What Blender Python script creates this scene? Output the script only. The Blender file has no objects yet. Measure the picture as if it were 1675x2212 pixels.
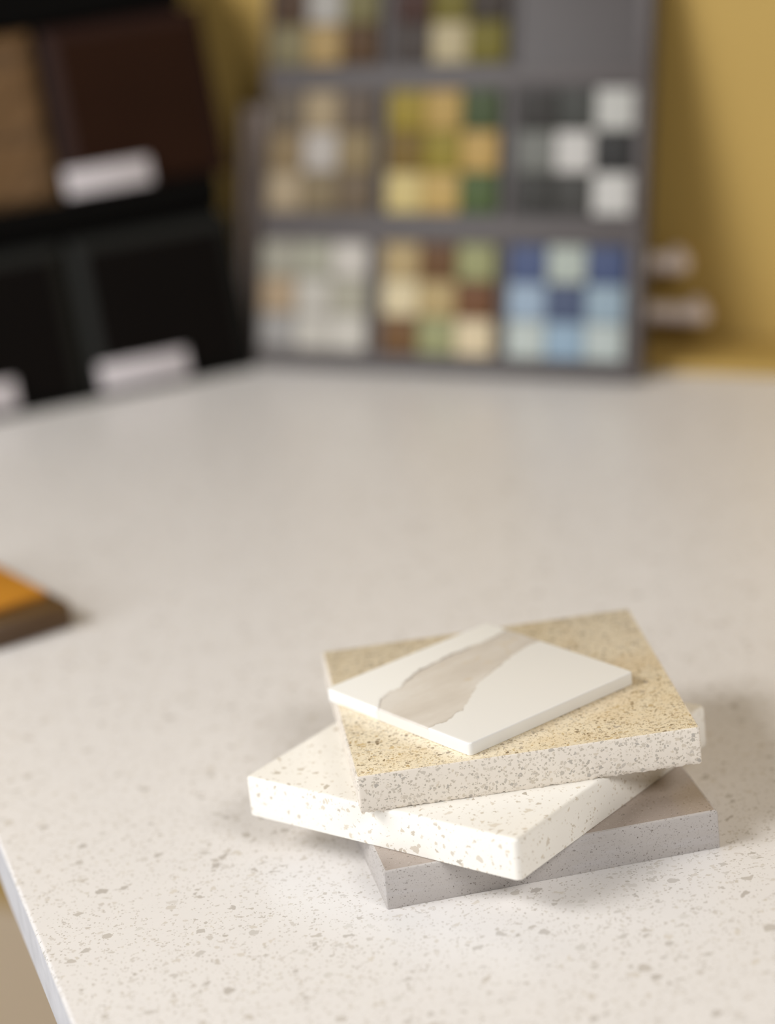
import bpy, bmesh, math, random
from mathutils import Vector, Matrix

random.seed(7)
scene = bpy.context.scene
COL = scene.collection

# ------------------------------------------------------------------ camera
F_PX, FRAME_W = 5778.47, 1675.0
PITCH, ROLL, CAM_H = math.radians(18.8456), math.radians(-6.2627), 0.53762
cam_data = bpy.data.cameras.new('camera')
cam = bpy.data.objects.new('camera', cam_data)
COL.objects.link(cam)
fw = Vector((0, math.cos(PITCH), -math.sin(PITCH)))
up0 = Vector((0, math.sin(PITCH), math.cos(PITCH)))
rt0 = Vector((1, 0, 0))
rt = math.cos(ROLL) * rt0 + math.sin(ROLL) * up0
up = -math.sin(ROLL) * rt0 + math.cos(ROLL) * up0
m = Matrix((rt, up, -fw)).transposed().to_4x4()
m.translation = Vector((0, 0, CAM_H))
cam.matrix_world = m
cam_data.sensor_fit = 'HORIZONTAL'
cam_data.sensor_width = 24.0
cam_data.lens = F_PX / FRAME_W * 24.0
cam_data.clip_start = 0.02
cam_data.dof.use_dof = True
cam_data.dof.focus_distance = 1.170
cam_data.dof.aperture_fstop = 2.6
scene.camera = cam

# ------------------------------------------------------------------ world, lights, exposure
world = bpy.data.worlds.new('showroom_ambient')
scene.world = world
world.use_nodes = True
bg = world.node_tree.nodes['Background']
bg.inputs['Color'].default_value = (1.0, 0.98, 0.96, 1)
bg.inputs['Strength'].default_value = 0.06


def area_light(name, loc, target, sx, sy, power, color):
    d = bpy.data.lights.new(name, 'AREA')
    d.shape = 'RECTANGLE'
    d.size, d.size_y = sx, sy
    d.energy = power
    d.color = color
    o = bpy.data.objects.new(name, d)
    COL.objects.link(o)
    o.location = loc
    o.rotation_euler = (Vector(target) - Vector(loc)).to_track_quat('-Z', 'Y').to_euler()
    return o


area_light('window_light', (-2.75, -0.55, 0.75), (0.05, 1.3, 0.05), 1.6, 1.1, 31, (0.96, 0.98, 1.0))
area_light('window_light', (-2.1, 0.95, 1.15), (0.05, 1.3, 0.0), 1.2, 1.1, 15, (0.95, 0.98, 1.0))
area_light('ceiling_and_fill_light', (-1.65, 0.75, 1.55), (-0.1, 1.15, 0.0), 1.1, 0.6, 29, (1.0, 0.985, 0.965))
area_light('ceiling_and_fill_light', (0.90, -0.55, 1.55), (0.1, 1.05, 0.0), 1.0, 0.6, 26, (1.0, 0.985, 0.965))  # added fill from camera right for the front faces, no known panel there

scene.view_settings.view_transform = 'Standard'
scene.view_settings.look = 'None'
scene.view_settings.gamma = 1.0
scene.view_settings.use_curve_mapping = False
scene.view_settings.exposure = 0.09


# ------------------------------------------------------------------ helpers
def lin(c, gain=1.0):
    out = []
    for v in c:
        v /= 255.0
        l = v / 12.92 if v <= 0.04045 else ((v + 0.055) / 1.055) ** 2.4
        out.append(min(0.93, l * gain))
    return (*out, 1.0)


class N:
    """small wrapper around a material's node tree"""

    def __init__(self, name, rough=0.5, spec=0.5):
        self.m = bpy.data.materials.new(name)
        self.m.use_nodes = True
        self.t = self.m.node_tree
        self.b = self.t.nodes['Principled BSDF']
        self.b.inputs['Roughness'].default_value = rough
        self.b.inputs['Specular IOR Level'].default_value = spec
        self._co = None

    def node(self, typ, **kw):
        n = self.t.nodes.new(typ)
        for k, v in kw.items():
            setattr(n, k, v)
        return n

    def link(self, a, b):
        self.t.links.new(a, b)

    def setin(self, sock, v):
        if isinstance(v, bpy.types.NodeSocket):
            self.link(v, sock)
        else:
            sock.default_value = v

    @property
    def co(self):
        if self._co is None:
            self._co = self.node('ShaderNodeTexCoord').outputs['Object']
        return self._co

    def math(self, op, a, b=0.0, c=0.0, clamp=False):
        n = self.node('ShaderNodeMath', operation=op, use_clamp=clamp)
        for i, v in enumerate((a, b, c)):
            self.setin(n.inputs[i], v)
        return n.outputs[0]

    def step(self, v, lo, hi):
        n = self.node('ShaderNodeMapRange', interpolation_type='SMOOTHSTEP')
        self.setin(n.inputs['Value'], v)
        self.setin(n.inputs['From Min'], lo)
        self.setin(n.inputs['From Max'], hi)
        return n.outputs['Result']

    def mix(self, fac, a, b):
        n = self.node('ShaderNodeMix', data_type='RGBA')
        self.setin(n.inputs['Factor'], fac)
        self.setin(n.inputs['A'], a)
        self.setin(n.inputs['B'], b)
        return n.outputs['Result']

    def noise(self, scale, detail=3.0, rough=0.5, co=None, offset=None):
        n = self.node('ShaderNodeTexNoise')
        n.inputs['Scale'].default_value = scale
        n.inputs['Detail'].default_value = detail
        n.inputs['Roughness'].default_value = rough
        c = co or self.co
        if offset:
            c = self.shift(c, offset)
        self.link(c, n.inputs['Vector'])
        return n

    def shift(self, co, off, scale=(1, 1, 1)):
        n = self.node('ShaderNodeMapping')
        n.inputs['Location'].default_value = off
        n.inputs['Scale'].default_value = scale
        self.link(co, n.inputs['Vector'])
        return n.outputs['Vector']

    def ramp(self, fac, stops, interp='LINEAR'):
        n = self.node('ShaderNodeValToRGB')
        n.color_ramp.interpolation = interp
        e = n.color_ramp.elements
        while len(e) < len(stops):
            e.new(0.5)
        for el, (p, c) in zip(e, stops):
            el.position = p
            el.color = c
        self.link(fac, n.inputs['Fac'])
        return n.outputs['Color']

    def chips(self, base, size, prob, stops, seed, gap=(0.05, 0.25), soft=0.03, warp=0.35, strength=1.0):
        """angular stone chips: cells of the given size (m), a share of them coloured"""
        co = self.shift(self.co, (seed * 1.37, seed * 2.11, seed * 0.73))
        nz = self.noise(1.6 / size, 1.0, 0.5, co)
        sub = self.node('ShaderNodeVectorMath', operation='SUBTRACT')
        self.link(nz.outputs['Color'], sub.inputs[0])
        sub.inputs[1].default_value = (0.5, 0.5, 0.5)
        mad = self.node('ShaderNodeVectorMath', operation='MULTIPLY_ADD')
        self.link(sub.outputs[0], mad.inputs[0])
        mad.inputs[1].default_value = (size * warp * 2,) * 3
        self.link(co, mad.inputs[2])
        v1 = self.node('ShaderNodeTexVoronoi', feature='F1')
        v2 = self.node('ShaderNodeTexVoronoi', feature='DISTANCE_TO_EDGE')
        for v in (v1, v2):
            v.inputs['Scale'].default_value = 1.0 / size
            self.link(mad.outputs[0], v.inputs['Vector'])
        s = self.node('ShaderNodeSeparateColor')
        self.link(v1.outputs['Color'], s.inputs[0])
        pick = self.math('LESS_THAN', s.outputs[0], prob)
        th = self.math('MULTIPLY_ADD', s.outputs[1], gap[1] - gap[0], gap[0])
        edge = self.step(v2.outputs['Distance'], th, self.math('ADD', th, soft))
        fac = self.math('MULTIPLY', self.math('MULTIPLY', pick, edge), strength)
        return self.mix(fac, base, self.ramp(s.outputs[2], stops))

    def out(self, color):
        self.setin(self.b.inputs['Base Color'], color)
        return self.m

    def bump(self, height, dist=0.001, strength=0.5):
        n = self.node('ShaderNodeBump')
        n.inputs['Distance'].default_value = dist
        n.inputs['Strength'].default_value = strength
        self.link(height, n.inputs['Height'])
        self.link(n.outputs['Normal'], self.b.inputs['Normal'])


def plain(name, c, gain=1.0, rough=0.5, spec=0.5, vary=0.0, scale=40, metal=0.0):
    n = N(name, rough, spec)
    n.b.inputs['Metallic'].default_value = metal
    a = lin(c, gain)
    if vary:
        lo = tuple(v * (1 - vary) for v in a[:3]) + (1,)
        hi = tuple(min(0.95, v * (1 + vary)) for v in a[:3]) + (1,)
        return n.out(n.ramp(n.noise(scale, 4).outputs['Fac'], [(0.3, lo), (0.7, hi)]))
    # a trace of grain keeps even plain paint procedural
    return n.out(n.mix(n.math('MULTIPLY', n.noise(300, 2).outputs['Fac'], 0.06), a, tuple(v * 0.8 for v in a[:3]) + (1,)))


def link_mesh(name, bm, mats, parent=None, loc=None, rot=None, smooth=35):
    me = bpy.data.meshes.new(name)
    bmesh.ops.recalc_face_normals(bm, faces=bm.faces[:])
    bm.to_mesh(me)
    bm.free()
    for mt in (mats if isinstance(mats, (list, tuple)) else [mats]):
        me.materials.append(mt)
    if smooth:
        for p in me.polygons:
            p.use_smooth = True
        me.set_sharp_from_angle(angle=math.radians(smooth))
    o = bpy.data.objects.new(name, me)
    COL.objects.link(o)
    if parent:
        o.parent = parent
    if loc is not None:
        o.location = loc
    if rot is not None:
        o.rotation_euler = rot
    return o


def empty(name, loc, rot=(0, 0, 0)):
    o = bpy.data.objects.new(name, None)
    o.empty_display_size = 0.03
    COL.objects.link(o)
    o.location = loc
    o.rotation_euler = rot
    return o


def tag(o, label=None, cat=None, group=None, kind=None):
    for k, v in (('label', label), ('category', cat), ('group', group), ('kind', kind)):
        if v:
            o[k] = v
    return o


def outline(w, d, r, seg=6, step=None):
    """rounded rectangle, counter-clockwise; straight runs cut every `step` metres"""
    pts = []
    corners = [(w / 2 - r, -d / 2 + r, -90), (w / 2 - r, d / 2 - r, 0), (-w / 2 + r, d / 2 - r, 90), (-w / 2 + r, -d / 2 + r, 180)]
    for cx, cy, a0 in corners:
        for k in range(seg + 1):
            a = math.radians(a0 + 90 * k / seg)
            pts.append(Vector((cx + r * math.cos(a), cy + r * math.sin(a))))
    if step:
        out = []
        for i, p in enumerate(pts):
            q = pts[(i + 1) % len(pts)]
            n = max(1, int((q - p).length / step))
            out += [p.lerp(q, k / n) for k in range(n)]
        pts = out
    return pts


def loft(bm, rings, side_mat=0, cap_top=0, cap_bottom=0):
    """rings: bottom to top lists of 3-D points with equal counts"""
    vr = [[bm.verts.new(p) for p in ring] for ring in rings]
    n = len(vr[0])
    for a, b in zip(vr[:-1], vr[1:]):
        for i in range(n):
            f = bm.faces.new((a[i], a[(i + 1) % n], b[(i + 1) % n], b[i]))
            f.material_index = side_mat
    f = bm.faces.new(vr[-1])
    f.material_index = cap_top
    f = bm.faces.new(list(reversed(vr[0])))
    f.material_index = cap_bottom
    return vr


def slab_bm(w, d, t, rc=0.001, rt=0.001, rb=0.0005, seg=5, side=0, top=0, bottom=0):
    bm = bmesh.new()

    def ring(ins, z):
        return [(p.x, p.y, z) for p in outline(w - 2 * ins, d - 2 * ins, max(rc - ins, 0.0002), 5)]
    rings = []
    for k in range(seg + 1):
        a = math.pi / 2 * k / seg
        rings.append(ring(rb * (1 - math.sin(a)), rb * (1 - math.cos(a))))
    for k in range(seg + 1):
        a = math.pi / 2 * k / seg
        rings.append(ring(rt * (1 - math.cos(a)), t - rt * (1 - math.sin(a))))
    loft(bm, rings, side, top, bottom)
    return bm


def box(bm, x0, x1, y0, y1, z0, z1, mat=0, bev=0.0):
    vs = [bm.verts.new(p) for p in ((x0, y0, z0), (x1, y0, z0), (x1, y1, z0), (x0, y1, z0),
                                    (x0, y0, z1), (x1, y0, z1), (x1, y1, z1), (x0, y1, z1))]
    fs = [bm.faces.new([vs[i] for i in f]) for f in
          ((0, 3, 2, 1), (4, 5, 6, 7), (0, 1, 5, 4), (1, 2, 6, 5), (2, 3, 7, 6), (3, 0, 4, 7))]
    for f in fs:
        f.material_index = mat
    if bev:
        es = list({e for f in fs for e in f.edges})
        bmesh.ops.bevel(bm, geom=es, offset=bev, segments=2, affect='EDGES', profile=0.5)


def prism(bm, profile, x0, x1):
    """profile of (y, z) points swept along x"""
    a = [bm.verts.new((x0, y, z)) for y, z in profile]
    b = [bm.verts.new((x1, y, z)) for y, z in profile]
    n = len(profile)
    for i in range(n):
        bm.faces.new((a[i], a[(i + 1) % n], b[(i + 1) % n], b[i]))
    bm.faces.new(list(reversed(a)))
    bm.faces.new(b)


def poly_extrude(bm, pts, z0, z1, bev_top=0.0):
    if bev_top:
        c = Vector((sum(p[0] for p in pts) / len(pts), sum(p[1] for p in pts) / len(pts)))

        def inset(d):
            out = []
            n = len(pts)
            for i in range(n):
                p0, p1, p2 = (Vector(pts[(i + k) % n]) for k in (-1, 0, 1))
                e1, e2 = (p1 - p0).normalized(), (p2 - p1).normalized()
                n1, n2 = Vector((-e1.y, e1.x)), Vector((-e2.y, e2.x))
                if n1.dot(c - p1) < 0:
                    n1, n2 = -n1, -n2
                out.append(p1 + (n1 + n2) * (d / (1 + n1.dot(n2))))
            return out
        rings = [[(p[0], p[1], z0) for p in inset(bev_top * .5)], [(p[0], p[1], z0 + bev_top * .5) for p in pts]]
        for k in range(5):
            a = math.pi / 2 * k / 4
            rings.append([(p.x, p.y, z1 - bev_top * (1 - math.sin(a))) for p in inset(bev_top * (1 - math.cos(a)))])
    else:
        rings = [[(p[0], p[1], z0) for p in pts], [(p[0], p[1], z1) for p in pts]]
    loft(bm, rings)


# ------------------------------------------------------------------ materials: structure
gold_wall = plain('golden_yellow_wall_paint', (176, 146, 80), 1.0, 0.6, 0.3, 0.03, 6)
side_wall = plain('pale_side_wall_paint', (196, 178, 154), 1.0, 0.7, 0.3, 0.03, 6)
floor_mat = plain('beige_floor', (172, 160, 145), 1.3, 0.6, 0.3, 0.08, 3)
cab_mat = plain('beige_cabinet_paint', (190, 175, 150), 1.0, 0.5, 0.4)


def quartz(name, base, chip_sets, rough, mottle=0.03, spec=0.5):
    n = N(name, rough, spec)
    b = lin(base)
    c = n.ramp(n.noise(60, 3).outputs['Fac'], [(0.3, tuple(v * (1 - mottle) for v in b[:3]) + (1,)), (0.7, b)])
    for i, cs in enumerate(chip_sets):
        c = n.chips(c, seed=3.1 * i + len(name), **cs)
    return n, c


def stops(*cols):
    k = len(cols) - 1
    return [(i / k if k else 0, lin(c)) for i, c in enumerate(cols)]


cn, cc = quartz('white_quartz_counter', (228, 224, 221), [
    dict(size=0.0010, prob=0.13, stops=stops((200, 193, 186), (176, 169, 161), (210, 204, 197)), gap=(0.05, 0.2)),
    dict(size=0.0022, prob=0.16, stops=stops((214, 208, 202), (188, 182, 175), (206, 199, 189), (216, 211, 206)), gap=(0.06, 0.25)),
    dict(size=0.0046, prob=0.19, stops=stops((214, 209, 204), (202, 196, 190), (215, 208, 199), (186, 180, 174), (217, 213, 208)), gap=(0.08, 0.32), soft=0.02),
], 0.32, 0.02)
counter_mat = cn.out(cc)
counter_edge = plain('white_quartz_sawn_edge', (205, 205, 210), 0.95, 0.6, 0.3, 0.10, 70)

# ------------------------------------------------------------------ structure
WA = math.radians(-29.7)                       # the wall behind the board runs along this heading
ex = Vector((math.cos(WA), math.sin(WA)))
ey = Vector((-math.sin(WA), math.cos(WA)))
OFF_WALL = 1.746                               # distance of the wall's face from the world origin


def wall_pts(t0, t1, off0, off1):
    return [tuple(ex * t0 + ey * off0), tuple(ex * t1 + ey * off0), tuple(ex * t1 + ey * off1), tuple(ex * t0 + ey * off1)]


FLOOR_Z = -0.93
bm = bmesh.new()
poly_extrude(bm, wall_pts(-3.0, 1.6, OFF_WALL, OFF_WALL + 0.1), FLOOR_Z, 1.72)
tag(link_mesh('wall_back', bm, gold_wall, smooth=0), 'golden yellow painted wall behind the mosaic board', kind='structure')
bm = bmesh.new()
poly_extrude(bm, wall_pts(-3.0, 1.6, OFF_WALL - 0.012, OFF_WALL), FLOOR_Z, -0.56, 0.003)
tag(link_mesh('trim_2', bm, side_wall), 'pale beige lower wall panel below the counter', kind='structure')
bm = bmesh.new()
poly_extrude(bm, wall_pts(-3.2, 2.4, -3.0, OFF_WALL + 0.1), FLOOR_Z - 0.05, FLOOR_Z)
tag(link_mesh('floor', bm, floor_mat, smooth=0), 'plain beige showroom floor below the counter', kind='structure')
bm = bmesh.new()
poly_extrude(bm, wall_pts(-1.02, 1.55, OFF_WALL - 0.072, OFF_WALL), 0.0003, 0.007, 0.002)
tag(link_mesh('trim_1', bm, gold_wall), 'low golden ledge along the wall behind the countertop', kind='structure')

# ------------------------------------------------------------------ countertop
e0 = Vector((-0.1515, 0.9737))
ed = (Vector((-0.1515, 0.9737)) - Vector((-0.1992, 1.1507))).normalized()
A0 = e0 + ed * 0.34
B0 = A0 + ex * 1.25
B1 = B0 + ey * (OFF_WALL - .0006 - B0.dot(ey))
# where the front-left edge meets the wall
I0 = A0 - ed * ((OFF_WALL - .0006 - A0.dot(ey)) / (-ed).dot(ey))
top = empty('countertop', (0, 0, 0))
tag(top, 'white speckled quartz countertop filling most of the picture', 'countertop')
bm = bmesh.new()
poly_extrude(bm, [tuple(A0), tuple(B0), tuple(B1), tuple(I0)], -0.030, 0.0, 0.0025)
for f in bm.faces:
    f.normal_update()
    f.material_index = 0 if f.calc_center_median().z > -0.002 else 1
link_mesh('quartz_slab', bm, [counter_mat, counter_edge], top)
bm = bmesh.new()
mid = (A0 + B0 + B1 + I0) / 4
cpts = [tuple(mid + (p - mid) * 0.62) for p in (A0, B0, B1, I0)]
cab = empty('base_cabinet', (mid.x, mid.y, FLOOR_Z))
tag(cab, 'beige base cabinet carrying the white countertop', 'cabinet')
poly_extrude(bm, [(p[0] - mid.x, p[1] - mid.y) for p in cpts], 0.0, -0.030 - FLOOR_Z, 0.0)
link_mesh('cabinet_body', bm, cab_mat, cab, smooth=0)

# ------------------------------------------------------------------ stacked stone samples
STACK = 'stone samples stacked on the countertop'
# grey slab
gn, gc = quartz('grey_quartz_polished', (164, 151, 141), [
    dict(size=0.0008, prob=0.09, stops=stops((126, 112, 100), (148, 134, 122), (106, 95, 85)), gap=(0.05, 0.25)),
    dict(size=0.0005, prob=0.15, stops=stops((190, 178, 166), (140, 126, 114)), gap=(0.05, 0.2)),
], 0.22, 0.03)
grey_top = gn.out(gc)
gn, gc = quartz('grey_quartz_sawn', (186, 180, 176), [
    dict(size=0.0007, prob=0.10, stops=stops((128, 118, 110), (104, 96, 90), (146, 138, 132)), gap=(0.05, 0.25)),
    dict(size=0.0005, prob=0.2, stops=stops((192, 186, 184), (150, 142, 136)), gap=(0.05, 0.2)),
], 0.55, 0.03)
streak = gn.noise(18, 4, 0.7, gn.shift(gn.co, (0, 0, 0), (1, 1, 6)))
gc = gn.mix(gn.math('MULTIPLY', gn.step(streak.outputs['Fac'], 0.5, 0.75), 0.35), gc, lin((200, 198, 202)))
grey_side = gn.out(gc)
o = link_mesh('stone_sample', slab_bm(0.1514, 0.1524, 0.0182, 0.0008, 0.0013, 0.0004, 2, 1, 0, 1), [grey_top, grey_side], None,
              (0.0434, 1.1310, 0.0), (0, 0, 0.1637))
tag(o, 'grey finely speckled stone sample slab lowest in the stack', 'stone sample', STACK)

# cream slab
cream_sets = [
    dict(size=0.0009, prob=0.07, stops=stops((228, 219, 205), (208, 198, 184)), gap=(0.05, 0.2)),
    dict(size=0.0021, prob=0.11, stops=stops((222, 212, 195), (200, 189, 174), (228, 220, 206)), gap=(0.06, 0.25)),
    dict(size=0.0044, prob=0.10, stops=stops((224, 215, 200), (204, 193, 178), (228, 219, 205), (188, 179, 165)), gap=(0.1, 0.32), soft=0.02),
]
n, c = quartz('cream_quartz', (248, 243, 235), cream_sets, 0.35, 0.015)
cream = n.out(c)
o = link_mesh('stone_sample', slab_bm(0.1548, 0.1514, 0.0195, 0.0030, 0.0020, 0.0006, 5), cream, None,
              (0.0295, 1.1283, 0.0182), (0, 0, 0.8828))
tag(o, 'creamy white stone sample slab with tan flecks between grey and beige slabs', 'stone sample', STACK)

# beige slab, rough broken lower edge
n, c = quartz('beige_quartz_polished', (241, 227, 199), [
    dict(size=0.0009, prob=0.45, stops=stops((228, 212, 180), (178, 156, 118), (238, 226, 204), (140, 124, 102)), gap=(0.03, 0.18)),
    dict(size=0.0019, prob=0.55, stops=stops((222, 204, 168), (208, 196, 176), (188, 160, 112), (236, 224, 200), (132, 114, 90), (226, 212, 184)), gap=(0.05, 0.25)),
    dict(size=0.0032, prob=0.13, stops=stops((198, 164, 104), (180, 170, 158), (214, 190, 146), (132, 118, 98)), gap=(0.10, 0.34)),
], 0.25, 0.06)
warm = n.step(n.noise(28, 3, 0.6).outputs['Fac'], 0.48, 0.70)
c = n.mix(n.math('MULTIPLY', warm, 0.30), c, lin((218, 188, 140)))
beige_top = n.out(c)
n, c = quartz('beige_quartz_sawn', (233, 224, 212), [
    dict(size=0.0010, prob=0.34, stops=stops((206, 195, 180), (182, 173, 160), (220, 209, 194)), gap=(0.04, 0.22)),
    dict(size=0.0017, prob=0.46, stops=stops((198, 190, 180), (214, 202, 184), (178, 171, 162), (206, 197, 184), (220, 210, 196)), gap=(0.05, 0.28)),
    dict(size=0.0032, prob=0.07, stops=stops((172, 166, 158), (190, 182, 171)), gap=(0.14, 0.34)),
], 0.6, 0.03)
beige_side = n.out(c)
bm = bmesh.new()
W_, D_, T_ = 0.1526, 0.1516, 0.0178
rings = []
base_pts = outline(W_, D_, 0.0009, 4, 0.0011)
nz = [random.random() for _ in base_pts]


def bring(ins, z, jit=0.0, jz=0.0):
    out = []
    L = len(base_pts)
    for i, p in enumerate(base_pts):
        k = jit * (nz[i] ** 2 + 0.6 * (nz[(i * 7) % L] > 0.86))
        s_ = 1 - 2 * (ins + k) / W_
        out.append((p.x * s_, p.y * s_, z + jz * nz[(i * 3 + 5) % L] ** 2))
    return out


rings.append(bring(0.004, 0.0))
rings.append(bring(0.0006, 0.0, 0.0005, 0.0007))
rings.append(bring(0.0001, 0.0010, 0.0004, 0.0005))
rings.append(bring(0.0, 0.0026, 0.00005))
rings.append(bring(0.0, T_ - 0.0007))
rings.append(bring(0.0002, T_ - 0.0002))
rings.append(bring(0.0007, T_))
loft(bm, rings, 1, 0, 1)
o = link_mesh('stone_sample', bm, [beige_top, beige_side], None, (0.0434, 1.1445, 0.0377), (0, 0, 0.0871))
tag(o, 'beige granular stone sample slab with rough sawn sides under the white tile', 'stone sample', STACK)

# white veined tile
n = N('white_marble_vein', 0.3, 0.5)
sep = n.node('ShaderNodeSeparateXYZ')
n.link(n.co, sep.inputs[0])
jag = n.math('MULTIPLY', n.math('SUBTRACT', n.noise(260, 5, 0.7).outputs['Fac'], 0.5), 0.0050)
jag = n.math('ADD', jag, n.math('MULTIPLY', n.math('SUBTRACT', n.noise(90, 2, 0.5, offset=(3, 1, 2)).outputs['Fac'], 0.5), 0.0022))


def boundary(pts):
    fc = n.node('ShaderNodeFloatCurve')
    cv = fc.mapping.curves[0]
    P = [((u + 0.06) / 0.12, (v + 0.06) / 0.12) for u, v in pts]
    cv.points[0].location = (0.0, P[0][1])
    cv.points[1].location = (1.0, P[-1][1])
    for p in P:
        cv.points.new(*p)
    for p in cv.points:
        p.handle_type = 'VECTOR'
    fc.mapping.update()
    n.link(n.math('MULTIPLY_ADD', sep.outputs[0], 1 / 0.12, 0.5), fc.inputs['Value'])
    return n.math('MULTIPLY_ADD', fc.outputs[0], 0.12, -0.06)


vl = boundary([(-.0503, .0130), (-.046, .0165), (-.0425, .0205), (-.0326, .0226), (-.0290, .0222), (-.0222, .0267), (-.0109, .0317), (.0018, .0332),
               (.0161, .0347), (.0312, .0335), (.0436, .0342), (.0527, .0377)])
vr_ = boundary([(-.0506, -.0236), (-.0415, -.0241), (-.0358, -.0232), (-.0317, -.0203), (-.0281, -.0207), (-.0214, -.0168),
                (-.0131, -.0104), (-.0047, -.004), (.0084, .0011), (.0217, .0062), (.03, .009), (.0417, .0122), (.0523, .0114)])
v = n.math('ADD', sep.outputs[1], jag)
dl = n.math('SUBTRACT', vl, v)
dr = n.math('SUBTRACT', v, vr_)
mask = n.math('MULTIPLY', n.step(dl, -0.0002, 0.0004), n.step(dr, -0.0002, 0.0005))
white = lin((249, 246, 242))
inner = n.ramp(n.noise(38, 5, 0.6, n.shift(n.co, (5, 2, 0), (0.6, 1.5, 1))).outputs['Fac'],
               [(0.30, lin((209, 201, 191))), (0.5, lin((219, 212, 203))), (0.70, lin((230, 226, 220)))])
gold = n.step(n.noise(70, 2, 0.5, offset=(9, 4, 1)).outputs['Fac'], 0.66, 0.76)
inner = n.mix(n.math('MULTIPLY', gold, 0.35), inner, lin((206, 182, 140)))
band = n.math('MULTIPLY', n.math('SUBTRACT', 1.0, n.step(dl, 0.0002, 0.0023)), n.step(n.noise(60, 2, 0.5, offset=(1, 8, 3)).outputs['Fac'], 0.25, 0.6))
inner = n.mix(n.math('MULTIPLY', band, 0.9), inner, lin((124, 116, 113)))
bandr = n.math('MULTIPLY', n.math('SUBTRACT', 1.0, n.step(dr, 0.0002, 0.0012)), n.step(n.noise(80, 2, 0.5, offset=(4, 8, 7)).outputs['Fac'], 0.45, 0.65))
inner = n.mix(n.math('MULTIPLY', bandr, 0.7), inner, lin((160, 150, 138)))
halo = n.math('MULTIPLY', n.math('SUBTRACT', 1.0, n.step(n.math('MULTIPLY', dl, -1.0), 0.0, 0.003)), 0.25)
outer = n.mix(n.math('MULTIPLY', halo, n.step(dl, -0.004, 0.0)), white, lin((214, 210, 206)))
topf = n.step(sep.outputs[2], 0.0050, 0.0058)
fac = n.math('MULTIPLY', mask, n.math('MULTIPLY_ADD', topf, 0.80, 0.20))
marble = n.out(n.mix(fac, outer, inner))
o = link_mesh('marble_tile', slab_bm(0.1003, 0.1019, 0.0062, 0.0022, 0.0008, 0.0005, 4), marble, None,
              (0.0333, 1.1419, 0.0555), (0, 0, 0.6522))
tag(o, 'thin square white tile with broad taupe vein topping the stack', 'tile', STACK)

# ------------------------------------------------------------------ amber wood sample at the left
wn = N('amber_stained_wood', 0.35, 0.5)
gr = wn.noise(9, 5, 0.6, wn.shift(wn.co, (0, 0, 0), (1, 9, 9)))
amber = wn.out(wn.ramp(gr.outputs['Fac'], [(0.3, lin((182, 116, 30), 0.97)), (0.7, lin((205, 142, 48), 0.97))]))
wn = N('dark_brown_glazed_wood', 0.4, 0.5)
gr = wn.noise(12, 5, 0.6, wn.shift(wn.co, (2, 0, 0), (1, 8, 8)))
dark_wood = wn.out(wn.ramp(gr.outputs['Fac'], [(0.3, lin((62, 42, 24), 1.1)), (0.7, lin((92, 68, 40), 1.1))]))
WA_, WC_ = math.radians(32), Vector((-0.1840, 1.4345))      # heading and near corner of the block
WW, WD = 0.056, 0.140
wc = WC_ - Vector((math.cos(WA_) * WW / 2 + math.sin(WA_) * WD / 2, math.sin(WA_) * WW / 2 - math.cos(WA_) * WD / 2))
ws = empty('wood_sample', (wc.x, wc.y, 0.0), (0, 0, WA_))
tag(ws, 'amber wood sample block with dark brown border at the left picture edge', 'wood sample')
bm = bmesh.new()
rings = []
for ins, z in ((0.001, 0), (0, 0.001), (0, 0.0115), (0.0016, 0.0142), (0.004, 0.0152), (0.0055, 0.0154)):
    rings.append([(p.x, p.y, z) for p in outline(WW - 2 * ins, WD - 2 * ins, 0.006 - min(ins, 0.004), 4)])
loft(bm, rings)
link_mesh('moulded_border', bm, dark_wood, ws)
bm = slab_bm(WW - 0.013, WD - 0.024, 0.004, 0.003, 0.002, 0.0003, 3)
tag(link_mesh('amber_panel', bm, amber, ws, (0, 0.0055, 0.0154)), 'amber stained raised panel')

# ------------------------------------------------------------------ grey mosaic board
LB = math.radians(16.5)
board = empty('mosaic_board', (-0.08241, 1.93998, 0.0036), (-LB, 0, WA))
tag(board, 'grey sample board with squares of coloured glass mosaic leaning on the yellow wall', 'sample board')
board_grey = plain('grey_board_laminate', (104, 96, 95), 0.47, 0.5, 0.4, 0.04, 30)
board_rim = plain('grey_board_rim', (112, 102, 100), 0.47, 0.5, 0.4, 0.04, 30)
BH = 0.320
bm = bmesh.new()
box(bm, -0.002, 0.307, 0.0, 0.0105, 0.0, BH, 0, 0.0006)
link_mesh('board_panel', bm, board_grey, board)
bm = bmesh.new()                                    # slim raised rails between the windows
for z0, z1 in ((0.0005, 0.0095), (0.0955, 0.1095), (0.2045, 0.2165), (0.3110, BH - 0.0005)):
    box(bm, -0.0015, 0.3065, -0.0022, 0.0004, z0, z1, 0, 0.0005)
for i, (x0, x1) in enumerate(((-0.0015, 0.0005), (0.0975, 0.1025), (0.1995, 0.2035), (0.2975, 0.3065))):
    for z0, z1 in ((0.0095, 0.0955), (0.1095, 0.2045), (0.2165, 0.3110)):
        box(bm, x0, x1, -0.0022, 0.0004, z0, z1, 0, 0.0005)
link_mesh('raised_grid', bm, board_rim, board)
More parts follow.
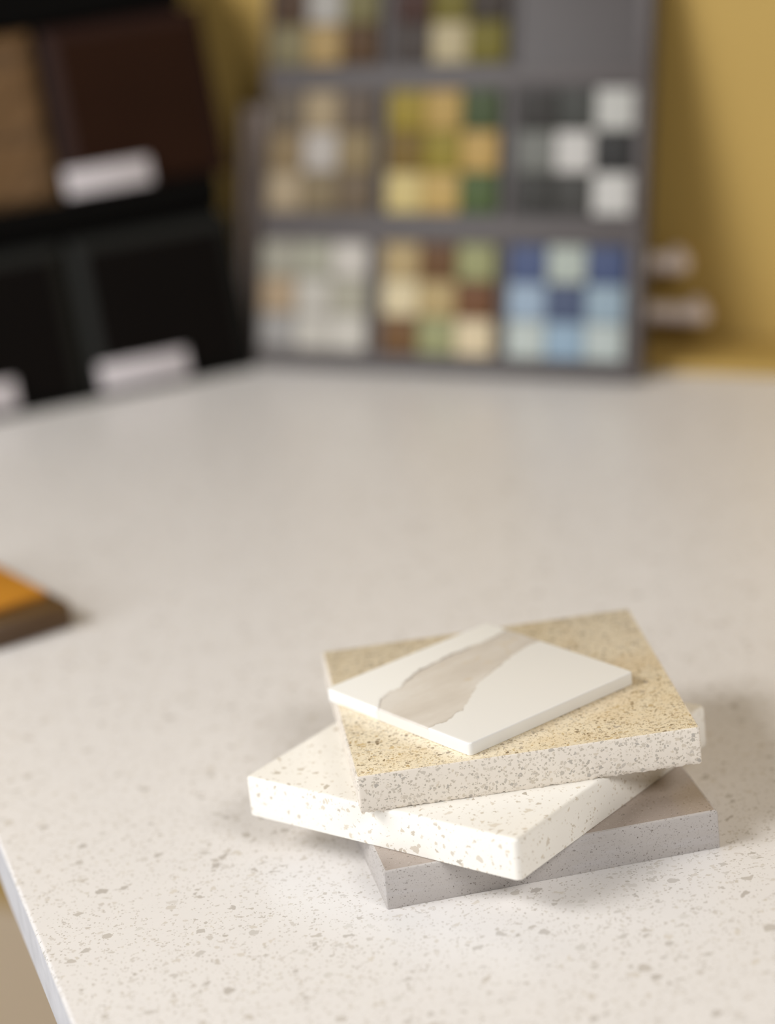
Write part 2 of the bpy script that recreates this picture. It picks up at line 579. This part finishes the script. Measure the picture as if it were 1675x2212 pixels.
MOS = [
    # bottom row of windows, left to right; each window top to bottom
    ((0.0015, 0.0125), [[(150, 145, 130), (155, 152, 135), (190, 183, 174)], [(160, 138, 110), (180, 174, 164), (160, 155, 138)], [(146, 142, 138), (182, 176, 166), (190, 184, 174)]]),
    ((0.1045, 0.0125), [[(170, 148, 105), (98, 66, 34), (146, 146, 102)], [(206, 190, 154), (172, 150, 104), (106, 68, 38)], [(106, 74, 38), (146, 146, 104), (208, 190, 156)]]),
    ((0.2060, 0.0125), [[(72, 84, 118), (168, 175, 166), (66, 78, 112)], [(148, 165, 182), (72, 82, 108), (142, 160, 172)], [(180, 187, 182), (140, 162, 180), (174, 182, 179)]]),
    ((0.0045, 0.1145), [[(92, 80, 66), (154, 136, 106), (92, 78, 64)], [(124, 104, 72), (172, 164, 156), (132, 114, 80)], [(158, 140, 112), (122, 106, 78), (102, 86, 66)]]),
    ((0.1050, 0.1145), [[(144, 124, 40), (172, 142, 80), (62, 74, 42)], [(112, 88, 32), (138, 122, 40), (178, 146, 84)], [(196, 176, 118), (182, 152, 90), (72, 88, 46)]]),
    ((0.2090, 0.1145), [[(48, 44, 40), (60, 60, 55), (182, 180, 174)], [(112, 112, 106), (192, 188, 183), (38, 36, 34)], [(52, 50, 46), (60, 58, 54), (192, 189, 184)]]),
    ((0.0050, 0.2215), [[(120, 104, 76), (84, 58, 26), (140, 124, 92)], [(64, 40, 14), (160, 155, 148), (108, 100, 62)], [(116, 106, 74), (158, 132, 84), (76, 50, 16)]]),
    ((0.1080, 0.2215), [[(108, 96, 36), (60, 44, 34), (128, 108, 60)], [(58, 28, 14), (104, 94, 26), (56, 46, 38)], [(62, 52, 46), (174, 160, 126), (106, 96, 24)]]),
]
backing = plain('mosaic_mesh_backing', (132, 124, 112), 0.6, 0.8)
glass_cache = {}
tile_me = None


def glass(c):
    if c not in glass_cache:
        g = N('glass_mosaic', 0.5, 0.2)
        a = lin(c, 0.86)
        nzf = g.noise(120, 3).outputs['Fac']
        g.out(g.ramp(nzf, [(0.3, tuple(v_ * 0.93 for v_ in a[:3]) + (1,)), (0.7, tuple(min(.92, v_ * 1.05) for v_ in a[:3]) + (1,))]))
        glass_cache[c] = g.m
    return glass_cache[c]


TW, THH = 0.0288, 0.0268
for (u0, v0), rows in MOS:
    sheet_bm = bmesh.new()
    pw = 0.0302 if v0 < 0.05 else 0.0298
    ph = 0.0268 if v0 < 0.05 else 0.0294
    box(sheet_bm, 0, 3 * pw - 0.001, -0.0012, 0.0002, 0, 3 * ph - 0.001)
    sheet = link_mesh('mosaic_sheet', sheet_bm, backing, board, (u0, 0, v0), smooth=0)
    tb = bmesh.new()
    box(tb, 0, pw - 0.0009, -0.0052, -0.0010, 0, ph - 0.0011, 0, 0.0007)
    proto = None
    for r, row in enumerate(rows):
        for c_, colr in enumerate(row):
            if proto is None:
                t = proto = link_mesh('mosaic_tile', tb, glass(colr), sheet)
            else:
                t = proto.copy()
                COL.objects.link(t)
                t.parent = sheet
            t.location = (c_ * pw, 0, (2 - r) * ph)
            t.material_slots[0].link = 'OBJECT'
            t.material_slots[0].material = glass(colr)

# ------------------------------------------------------------------ black display rack and its samples
RA, LR = math.radians(18.3), math.radians(14)
R0 = Vector((-0.20419, 1.90435, 0.0))
st, ct = math.sin(LR), math.cos(LR)
black = plain('black_rack_laminate', (8, 7, 6), 1.0, 0.6, 0.05)
rack = empty('display_rack', R0, (0, 0, RA))
tag(rack, 'black wedge shaped display rack holding dark tile samples at the left', 'display rack')
RU0, RU1 = -0.140, 0.1220


def leanpt(v, nn):                 # a point of the leaning front: v up the slope, nn out of it
    return (v * st - nn * ct, v * ct + nn * st)


bm = bmesh.new()
f0 = (0.0125, 0.0)
ft = leanpt(0.42, -0.0125)
prism(bm, [f0, ft, (ft[0] + 0.018, ft[1]), (0.112, 0.03), (0.112, 0.0)], RU0, RU1)
link_mesh('rack_body', bm, black, rack, smooth=0)
bm = bmesh.new()
lf = leanpt(0.004, 0.0)
lb = leanpt(0.004, -0.0122)
prism(bm, [(-0.003, 0), (-0.003, 0.004), (lf[0], lf[1]), (lb[0], lb[1]), (0.0135, 0.0)], RU0, RU1)
link_mesh('ledge', bm, black, rack, smooth=0)
for v0, v1 in ((0.126, 0.1475), (0.2760, 0.298)):
    bm = bmesh.new()
    prism(bm, [leanpt(v0, -0.0140), leanpt(v0, 0.002), leanpt(v1 - 0.004, 0.005), leanpt(v1, 0.004), leanpt(v1, -0.0140)], RU0, RU1 - 0.001)
    link_mesh('ledge', bm, black, rack, smooth=0)

card = plain('white_label_card', (186, 179, 181), 1.15, 0.6)


def rack_tile(name, u0, u1, v0, v1, mt, label_at=None, rough_face=False, t=0.0115, lit_rim=None):
    e = empty(name, (0, 0, 0))
    w, hgt = u1 - u0, v1 - v0
    y, z = leanpt(v0, 0.0)
    p = Vector((math.cos(RA) * u0 - math.sin(RA) * y, math.sin(RA) * u0 + math.cos(RA) * y, z)) + R0
    e.location = p
    e.rotation_euler = (-LR, 0, RA)
    bm = bmesh.new()
    ch = 0.0105

    def ring(x0, x1, z0, z1, y_):
        return [(x0, y_, z0), (x1, y_, z0), (x1, y_, z1), (x0, y_, z1)]
    if rough_face:
        NX, NZ = 14, 18
        rnd = random.Random(4)
        grid = [[bm.verts.new((w * i / NX, -0.002 * rnd.random() + (0.004 if i in (0, NX) or k in (0, NZ) else 0), hgt * k / NZ + (rnd.random() - .5) * 0.002 * (0 < k < NZ)))
                 for i in range(NX + 1)] for k in range(NZ + 1)]
        for k in range(NZ):
            for i in range(NX):
                bm.faces.new((grid[k][i], grid[k][i + 1], grid[k + 1][i + 1], grid[k + 1][i]))
        border = grid[0][:] + [g[-1] for g in grid[1:]] + grid[-1][-2::-1] + [g[0] for g in grid[-2:0:-1]]
        back = [bm.verts.new((vv.co.x, t, vv.co.z)) for vv in border]
        for i in range(len(border)):
            j = (i + 1) % len(border)
            bm.faces.new((border[i], back[i], back[j], border[j]))
        bm.faces.new(back)
    else:
        loft(bm, [ring(0, w, 0, hgt, t), ring(0, w, 0, hgt, 0.0045), ring(0.0008, w - 0.0008, 0.0008, hgt - 0.0008, 0.0040),
                  ring(ch, w - ch, ch * 0.4, hgt - ch, 0.0)], 1, 0, 0)
    link_mesh('tile_body', bm, [mt, lit_rim or mt], e, smooth=0)
    if label_at:
        lu0, lu1, lv0, lv1 = label_at
        bm = bmesh.new()
        box(bm, lu0 - u0, lu1 - u0, -0.0062, -0.0054, lv0 - v0, lv1 - v0, 0, 0.0002)
        box(bm, lu0 - u0 + 0.004, lu1 - u0 - 0.004, -0.0054, 0.0042, lv0 - v0 + 0.004, lv1 - v0 - 0.006)
        tag(link_mesh('label_card', bm, card, e), 'small white label card')
    return e


brown = plain('dark_brown_tile_glaze', (44, 24, 13), 0.8, 0.6, 0.05, 0.08, 25)
blk = plain('black_tile_glaze', (18, 13, 10), 0.6, 0.6, 0.05, 0.06, 25)
brown_lit_rim = plain('brown_tile_lit_bevel', (52, 32, 26), 0.75, 0.5, 0.15)  # paler than the face: light caught on the bevel, put into the colour
blk_lit_rim = plain('black_tile_lit_bevel', (38, 38, 35), 0.75, 0.5, 0.15)  # bevel highlight painted as a lighter grey on all sides
sn = N('golden_brown_split_stone', 0.7, 0.3)
w1 = sn.noise(20, 6, 0.7, sn.shift(sn.co, (1, 0, 0), (0.5, 1, 3.5)))
stone_c = sn.ramp(w1.outputs['Fac'], [(0.25, lin((44, 32, 22))), (0.42, lin((88, 66, 42))), (0.55, lin((108, 80, 48))),
                                     (0.68, lin((82, 64, 52))), (0.8, lin((132, 102, 64)))])
stone = sn.out(stone_c)
GRP = 'tile samples on the black rack'
e = rack_tile('tile_sample', 0.0100, 0.1340, 0.1480, 0.2725, brown, (0.0065, 0.0715, 0.1495, 0.1685), lit_rim=brown_lit_rim)
tag(e, 'dark brown tile sample with white label on the upper ledge of the black rack', 'tile', GRP)
e = rack_tile('tile_sample', -0.1200, 0.0030, 0.1480, 0.2725, stone, None, True)
tag(e, 'golden brown rough stone tile sample on the upper ledge at the left picture edge', 'tile', GRP)
e = rack_tile('tile_sample', 0.0010, 0.1262, 0.0042, 0.1180, blk, (0.0040, 0.0715, 0.0050, 0.0245), lit_rim=blk_lit_rim)
tag(e, 'black tile sample with white label on the lower ledge beside the grey board', 'tile', GRP)
e = rack_tile('tile_sample', -0.1300, -0.0035, 0.0042, 0.1180, blk, (-0.1260, -0.0590, 0.0050, 0.0265), lit_rim=blk_lit_rim)
tag(e, 'black tile sample on the lower ledge cut off by the left picture edge', 'tile', GRP)

# ------------------------------------------------------------------ pale tile standing behind the board
pale = plain('pale_taupe_tile', (190, 174, 164), 1.75, 0.5, 0.4, 0.05, 30)
pt = Vector((-0.08241, 1.93998, 0)) + Vector((ex.x, ex.y, 0)) * -0.044 + Vector((ey.x, ey.y, 0)) * 0.041
bm = bmesh.new()
box(bm, 0, 0.10, 0, 0.008, 0, 0.184, 0, 0.0008)
o = link_mesh('tile_sample', bm, pale, None, (pt.x, pt.y, 0.0022), (math.radians(-15), 0, WA))
tag(o, 'pale taupe tile sample standing behind the grey board beside the black rack', 'tile')

# ------------------------------------------------------------------ bar handles on the wall
steel = plain('brushed_nickel', (232, 216, 206), 1.1, 0.4, 0.5, 0.05, 60, 0.05)


def bar_handle(t0, t1, z, label):
    e = empty('bar_handle', (*(ex * t0 + ey * OFF_WALL), z), (0, 0, WA))
    tag(e, label, 'handle')
    L = t1 - t0
    r, st_ = 0.0066, 0.020
    bm = bmesh.new()
    prof = [(-0.0, 0.0), (0.0, r * .6), (0.0015, r * .93), (0.004, r), (L - 0.004, r), (L - 0.0015, r * .93), (L, r * .6), (L, 0.0)]
    rings = [[(x, -st_ + rr * math.cos(2 * math.pi * k / 16), rr * math.sin(2 * math.pi * k / 16)) for k in range(16)] for x, rr in prof[1:-1]]
    loft(bm, rings)
    link_mesh('bar', bm, steel, e)
    for x in (0.012, L - 0.016):
        bm = bmesh.new()
        rings = [[(x + rr * math.cos(2 * math.pi * k / 12), y, rr * math.sin(2 * math.pi * k / 12)) for k in range(12)]
                 for y, rr in ((-st_ + 0.002, 0.004), (-0.002, 0.004), (-0.0015, 0.0065), (0.0, 0.0065))]
        loft(bm, rings)
        link_mesh('post', bm, steel, e)
    return e


bar_handle(-0.830, -0.717, 0.066, 'short metal bar handle on the yellow wall right of the grey board, upper')
bar_handle(-0.830, -0.7045, 0.0285, 'longer metal bar handle on the yellow wall right of the grey board, lower')
